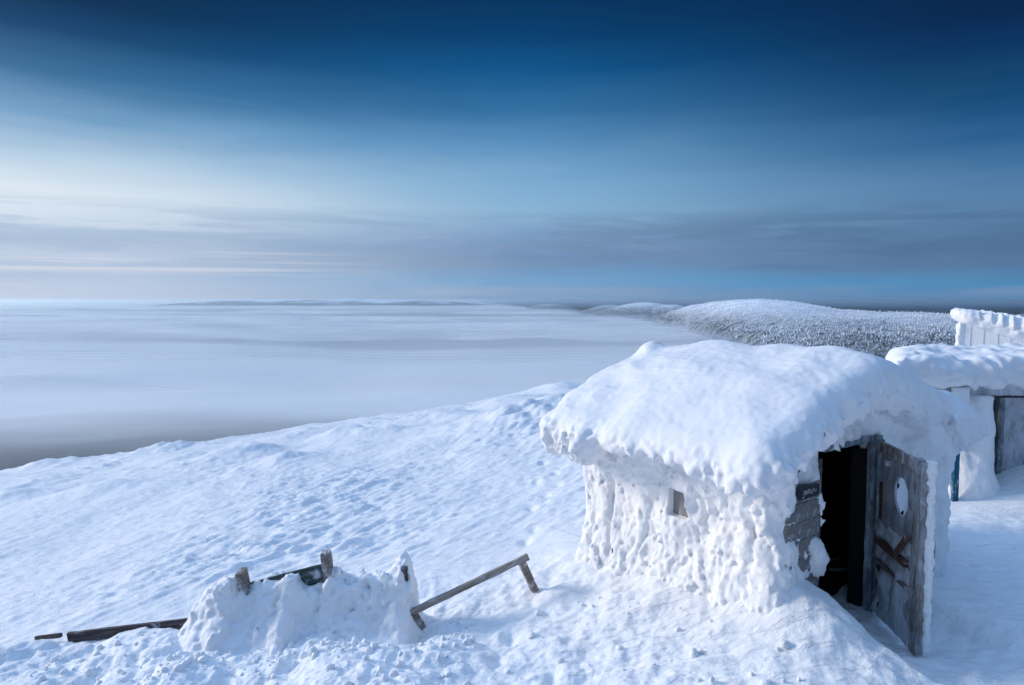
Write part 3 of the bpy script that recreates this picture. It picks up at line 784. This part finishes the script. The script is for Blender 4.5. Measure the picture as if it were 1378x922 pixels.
# snow packed on the leaf and its frosted outer edge
def leaf_snow_base(x, y, z):
    yy = y*FS
    return np.maximum(np.maximum(np.abs(x-.50)-.42, np.maximum(yy-.08, -(yy+.005))), np.abs(z-.60)-.62)
def leaf_snow_detail(d, x, y, z):
    yy = y*FS
    d = np.maximum(np.maximum(np.abs(x-.50)-.42, -(yy+.005)), np.abs(z-.60)-.62)
    hgt = .016+.034*fbm(x*3.0, z*2.6, 0, 3, 21)+.16*np.clip(.30-z, 0, .3)+.05*np.exp(-((x-.27)**2/.012+(z-.34)**2/.02))+.045*np.exp(-((x-.60)**2/.01+(z-.36)**2/.03))
    hgt += .030*np.exp(-((z-.86)/.05)**2)*sst(.85, .6, x)+.022*np.exp(-((z-.62)/.05)**2)+.012*perlin(x*9, z*9, 0, 22)
    hgt -= .10*np.exp(-((x-.43-.25*(z-.3)+.04*perlin(z*8, 0, 0, 24))/.022)**2)*sst(.05, .2, z)*sst(.52, .42, z)
    hgt -= .10*np.exp(-((x-.17-.06*perlin(z*6, 1, 0, 24))/.020)**2)*sst(.0, .1, z)*sst(.40, .3, z)
    hgt -= .05*sst(.98, 1.10, z+.08*perlin(x*5, z*4, 0, 23))
    return np.maximum(d, (yy-hgt))
ls = sdf_mesh('packed_snow', (.0, -.16, -.12), (1.0, .03, 1.3), .0125, leaf_snow_base, leaf_snow_detail, band=.3)
M_packed = wood_mat('grey_packed_snow', (.42,.44,.48), (.60,.63,.68), .2, axis=2, frostcol=(.66,.70,.76))  # grey snow with paler blotches
link('packed_snow', ls, M_packed, door, smooth=True)
def edge_base(x, y, z): return np.maximum(np.sqrt((x-lw-.01)**2+(y+FS*.055)**2)-.035, np.abs(z-.95)-.92)
def edge_det(d, x, y, z): return d-.020*fbm(x*22, y*22, z*20, 2, 25)-.018*perlin(z*2.3, x*2, 0, 27)
link('rime_edge', sdf_mesh('rime_edge', (lw-.16, .055-.13, -.1), (lw+.16, .055+.13, 2.0), .0125, edge_base, edge_det), M_rime, door, smooth=True)

bp = px_at(1255, 748, 7.32); bw, bu = hut_local(bp.x, bp.y)
box('batten', (bw-.018, bu-.02, bp.z-.16), (bw+.018, bu+.02, bp.z+.16), M_frame, hut, jitter=.003)

# ------------------------------------------------------------------ handrail
rail = empty('handrail', px_at(722, 797, 8.2)); tag(rail, 'frosted wooden handrail slanting down out of the snow left of the hut', 'handrail')
def rel(o, v): return Vector(v)-o.location
a, b = px_at(711, 749, 8.15), px_at(541, 830, 7.72)
board_between('top_rail', rel(rail, a), rel(rail, b), .07, .07, M_rail, rail, roll=.2, jitter=.004)
board_between('post', rel(rail, px_at(702, 756, 8.17)), rel(rail, px_at(727, 812, 8.3)), .085, .07, M_postw, rail, jitter=.004)
board_between('post', rel(rail, px_at(557, 826, 7.78)), rel(rail, px_at(569, 845, 7.86)), .07, .06, M_postw, rail, jitter=.004)

# ------------------------------------------------------------------ buried fence and bank
fence = empty('buried_fence', px_at(440, 800, 8.05)); tag(fence, 'buried stair fence with green board and brown posts poking from the snow bank', 'fence')
board_between('post', rel(fence, px_at(324, 768, 7.92)), rel(fence, px_at(335, 815, 7.98)), .15, .09, M_postw, fence, jitter=.004)
board_between('post', rel(fence, px_at(438, 743, 7.95)), rel(fence, px_at(446, 800, 8.0)), .13, .10, M_postw, fence, jitter=.004)
board_between('post', rel(fence, px_at(544, 764, 7.86)), rel(fence, px_at(549, 805, 7.9)), .08, .07, M_darkp, fence, jitter=.004)
board_between('green_board', rel(fence, px_at(338, 797, 8.03)), rel(fence, px_at(436, 772, 8.02)), .24, .03, M_green, fence, jitter=.002)
board_between('plank', rel(fence, px_at(92, 858, 8.35)), rel(fence, px_at(262, 838, 8.2)), .125, .05, M_darkp, fence, jitter=.003)
board_between('plank', rel(fence, px_at(48, 859, 8.5)), rel(fence, px_at(82, 855, 8.4)), .05, .04, M_darkp, fence, jitter=.003)

prof = [(225,880),(245,858),(262,820),(282,786),(300,775),(318,778),(330,787),(350,785),(362,779),(378,770),(392,764),(402,768),(410,786),(435,789),(443,771),(455,765),(470,775),(500,776),(520,770),(535,760),(546,756),(555,770),(561,805),(570,850),(584,885)]
PX = np.array([px_at(a, b, 8.0).x for a, b in prof]); PZ = np.array([px_at(a, b, 8.0).z for a, b in prof])
def bank_base(x, y, z):
    top = np.interp(x.ravel(), PX, PZ).reshape(x.shape)
    base = -.85+.1*x*0
    hh = np.clip((top-z), 0, 1.2)
    cy = 7.99-.26*hh*(.5+hh)
    half = .15+.30*hh*(.5+hh)
    d = smax(np.abs(y-cy)-half, (z-top)*.8, .14)
    d = np.maximum(d, np.maximum(PX[0]-x, x-PX[-1]))
    return d*.85
def bank_det(d, x, y, z):
    n = .06*perlin(x*1.8, y*1.8, z*1.6, 31)+.10*(np.abs(perlin(x*2.6, y*2.6, z*2.4, 33))-.2)+.055*(np.abs(perlin(x*6, y*6, z*5.5, 35))-.2)+.03*(np.abs(perlin(x*13, y*13, z*12, 36))-.2)+.030*fbm(x*12, y*12, z*11, 2, 37)
    d = d-n+.022
    lump = sst(-.35, -.75, z)
    d = d-.10*lump*(.35-np.abs(perlin(x*2.7, y*2.7, z*2.7, 39)))-.05*lump
    for (cx, cy, cz, r0) in ((px_at(278, 829, 7.6).x, 7.62, px_at(278, 829, 7.6).z, .09),):
        d = smax(d, -(np.sqrt((x-cx)**2+((y-cy)*.7)**2+(z-cz)**2)-r0), .04)
    # opening in front of the green board and the small post
    g1 = px_at(423, 775, 7.9); d = smax(d, -np.maximum(np.abs(x-g1.x)-.11, np.maximum(g1.z-.09-z, y-7.985)), .03)
    g2 = px_at(547, 779, 7.8); d = smax(d, -(np.sqrt(((x-g2.x)*1.6)**2+(y-7.70)**2*.3+((z-g2.z))**2)-.09), .02)
    return d
bk = sdf_mesh('snow_bank', (-4.2, 7.1, -1.5), (-.6, 8.55, .6), .0215, bank_base, bank_det)
tag(link('snow_bank', bk, M_top, smooth=True), 'lumpy wall of snow plastered over the buried fence, left of the handrail', 'snow bank')

# crumbs and clods of thrown snow lying about the foreground
rngc = np.random.RandomState(4)
bmc = bmesh.new(); bmesh.ops.create_icosphere(bmc, subdivisions=2, radius=1); icv = np.array([v.co[:] for v in bmc.verts]); icf = np.array([[v.index for v in f.verts] for f in bmc.faces]); bmc.free()
cx = np.concatenate([rngc.uniform(-5.6, -.4, 420), rngc.normal(-2.4, 1.2, 160), rngc.uniform(-1.2, 3.0, 50)])
cy = np.concatenate([rngc.uniform(5.6, 8.0, 420), rngc.normal(7.2, .25, 160), rngc.uniform(5.4, 7.8, 50)])
wl, ul = hut_local(cx, cy); kk = (wl < -.25) | (ul < -.3); cx, cy = cx[kk], cy[kk]
cz = ground_z(cx, cy); nc = len(cx); cr = .012+.035*rngc.uniform(size=nc)**3
VV = np.zeros((nc, len(icv), 3))
for q in range(nc):
    v = icv*(1+.35*perlin(icv[:, 0]*1.3+q, icv[:, 1]*1.3, icv[:, 2]*1.3, 95)[:, None])*rngc.uniform(.7, 1.4, 3)
    VV[q] = v*cr[q]+np.array([cx[q], cy[q], cz[q]+cr[q]*.25])
FF = (icf[None]+(np.arange(nc)*len(icv))[:, None, None]).reshape(-1, 3)
tag(link('snow_crumbs', mesh_np('snow_crumbs', VV.reshape(-1, 3), FF), M_ground, smooth=True), 'small crumbs of broken snow strewn over the foreground', 'snow crumbs', kind='stuff')

# ------------------------------------------------------------------ shelter behind, right
sh = empty('snowy_shelter', (7.2, 11, 0)); tag(sh, 'low flat-roofed shelter behind the hut with snow-clad front and blue post', 'shelter')
L0 = np.array([7.2, 11, 0])
def sroof_base(x, y, z):
    d = rbox(np.abs(x-.5*(y-10.9)-11.3)-5.15, np.abs(y-12.2)-1.35, np.abs(z-2.14+.02*(x-8)*0)-.27, .22)
    return d
def sroof_det(d, x, y, z):
    fr = sst(11.4, 10.9, y)
    return d-(.07*perlin(x*1.5, y*1.5, z*1.5, 43)+fr*.13*(.25-np.abs(perlin(x*2.2+z*2.0, y*2, z*1.2, 45)))+fr*.03*perlin(x*8, y*8, z*7, 44)+.02*fbm(x*9, y*9, z*7, 2, 47)+.05*perlin(x*4, y*4, z*4, 49))
o = link('roof_snow', sdf_mesh('roof_snow', (6.0, 10.5, 1.5), (13.0, 13.8, 2.75), .036, sroof_base, sroof_det), M_top, sh, smooth=True); o.location = tuple(-L0)
def P(name, lo, hi, mt, **k):
    o = box(name, lo, hi, mt, sh, **k); o.location = Vector(o.location)-Vector(L0); return o
P('fascia_board', (6.6, 11.15, 1.72), (9.2, 11.22, 1.95), M_panel, jitter=.006)
for k in range(5):                                                  # wall of grey boards facing us
    P('wall_board', (8.42+.42*k, 11.62-.004*(k % 2), -.2), (8.42+.42*k+.41, 11.68, 1.86), M_panel, jitter=.003)
P('corner_post', (8.33, 11.56, -.2), (8.415, 11.70, 1.75), M_frame, jitter=.004)
P('beam_end', (7.9, 11.30, 1.66), (8.72, 11.44, 1.73), M_darkp, jitter=.004)
P('blue_post', (7.13, 10.86, -.3), (7.22, 10.95, 1.03), M_blue, jitter=.003)
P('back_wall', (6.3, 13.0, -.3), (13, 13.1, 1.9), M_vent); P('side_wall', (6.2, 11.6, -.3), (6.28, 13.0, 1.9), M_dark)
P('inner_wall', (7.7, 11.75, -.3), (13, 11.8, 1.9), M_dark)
P('inner_snow', (6.9, 11.9, -.4), (7.65, 12.6, .42), M_panel, jitter=.03)
def clump_base(x, y, z):
    cx = 7.72+.10*np.clip(z-1.2, -1.3, 1); rad = .30-.08*sst(.9, 1.6, z)+.25*sst(.7, -.2, z)
    d = np.sqrt((x-cx)**2+((y-11.25)*1.1)**2)-rad
    d = np.maximum(d, z-1.72)
    d2 = np.sqrt((x-7.28)**2+((y-11.2))**2+((z-1.60)*2.0)**2)-.16
    d3 = np.maximum(np.sqrt((x-7.30)**2+(y-11.02)**2)-.12, np.abs(z-1.40)-.48)
    return smin(smin(d, d2, .15), d3, .12)
def clump_det(d, x, y, z):
    d = d-(.07*perlin(x*2.5, y*2.5, z*1.3, 53)+.025*perlin(x*7, y*7, z*3, 55)+.012*fbm(x*14, y*14, z*10, 2, 57))
    return smax(d, -(np.sqrt(((x-7.58)*1.3)**2+((z-1.26)*.62)**2+((y-10.95)*.5)**2)-.11), .02)
o = link('rime_column', sdf_mesh('rime_column', (6.9, 10.6, -.5), (8.6, 12.0, 1.9), .026, clump_base, clump_det), M_rime, sh, smooth=True); o.location = tuple(-L0)

# ------------------------------------------------------------------ white shed on the far right
shed = empty('white_shed', (14.42, 22, -.4), (0, 0, R(-30))); tag(shed, 'white rime-covered board shed with rolled snow along its sloping roof edge', 'shed')
m_, t_ = mat('rimed_boards'); co = t_.n('ShaderNodeTexCoord').outputs['Object']
nz_ = t_.noise(t_.mapping(co, (30, 30, 1.2)), 1, 4, .6); finish(t_, t_.mix(nz_, (.85,.86,.89), (.90,.91,.93)), .7, bumpn(t_, nz_, .4, .01), .2); M_wboard = m_
def shed_top(x): return 2.58+.4-.30*x            # lower edge of the roof roll above the shed's foot
x = 0.0; k = 0
while x < 4.6:
    wd = .15+.05*((k*7) % 3)/2
    box('wall_board', (x, -.02-.012*(k % 2), -.5), (x+wd-.008, .06, shed_top(x)+.12), M_wboard, shed, bevel=.006)
    x += wd; k += 1
box('wall', (.06, .061, -.5), (4.6, 3.4, 1.75), M_wboard, shed)
def shed_roof_base(x, y, z):
    zc = shed_top(x)+.20+.035*x
    rad = .22+.075*x
    d = np.sqrt(np.maximum(np.abs(y-1.7)-1.75, 0)**2+(z-zc)**2)-rad
    return smax(d, np.maximum(-.10-x, x-4.9), .3)
def shed_roof_det(d, x, y, z):
    zc = shed_top(x)+.20
    ph = (x+.02)/.30+.22*perlin(x*1.7, y*.7, 0, 60); s_ = ph-np.floor(ph)
    roll = np.where(s_ < .78, s_/.78, (1-s_)/.22)
    n = .15*(roll-.4)*sst(.25, .9, x)*sst(-.05, .15, z-zc)
    return d-n-.05*perlin(x*3, y*3, z*3, 59)-.02*fbm(x*9, y*9, z*9, 2, 58)
link('roof_snow', sdf_mesh('roof_snow', (-.45, -.6, 1.0), (5.1, 3.9, 3.9), .036, shed_roof_base, shed_roof_det), M_top, shed, smooth=True)
def cor_b(x, y, z): return np.maximum(np.sqrt(x**2+(y+.0)**2)-.08, np.abs(z-1.2)-1.75)
def cor_d(d, x, y, z): return d-.04*fbm(x*7, y*7, z*5, 2, 77)
link('rime_corner', sdf_mesh('rime_corner', (-.3, -.3, -.5), (.3, .3, 3.1), .03, cor_b, cor_d), M_rime, shed, smooth=True)

# ------------------------------------------------------------------ haze
m = bpy.data.materials.new('haze'); m.use_nodes = True; m.node_tree.nodes.clear()
t = NT(m.node_tree); pv = t.n('ShaderNodeVolumePrincipled'); pv.inputs['Density'].default_value = 3.6e-5
pv.inputs['Color'].default_value = (.76, .90, 1, 1); pv.inputs['Anisotropy'].default_value = .6
o_ = t.n('ShaderNodeOutputMaterial'); t.l(pv.outputs[0], o_.inputs['Volume'])
bm = bmesh.new(); box_bm(bm, (-68000, -68000, -300), (68000, 68000, 8)); me = bpy.data.meshes.new('haze'); bm.to_mesh(me); bm.free()
tag(link('haze', me, m), kind='stuff')
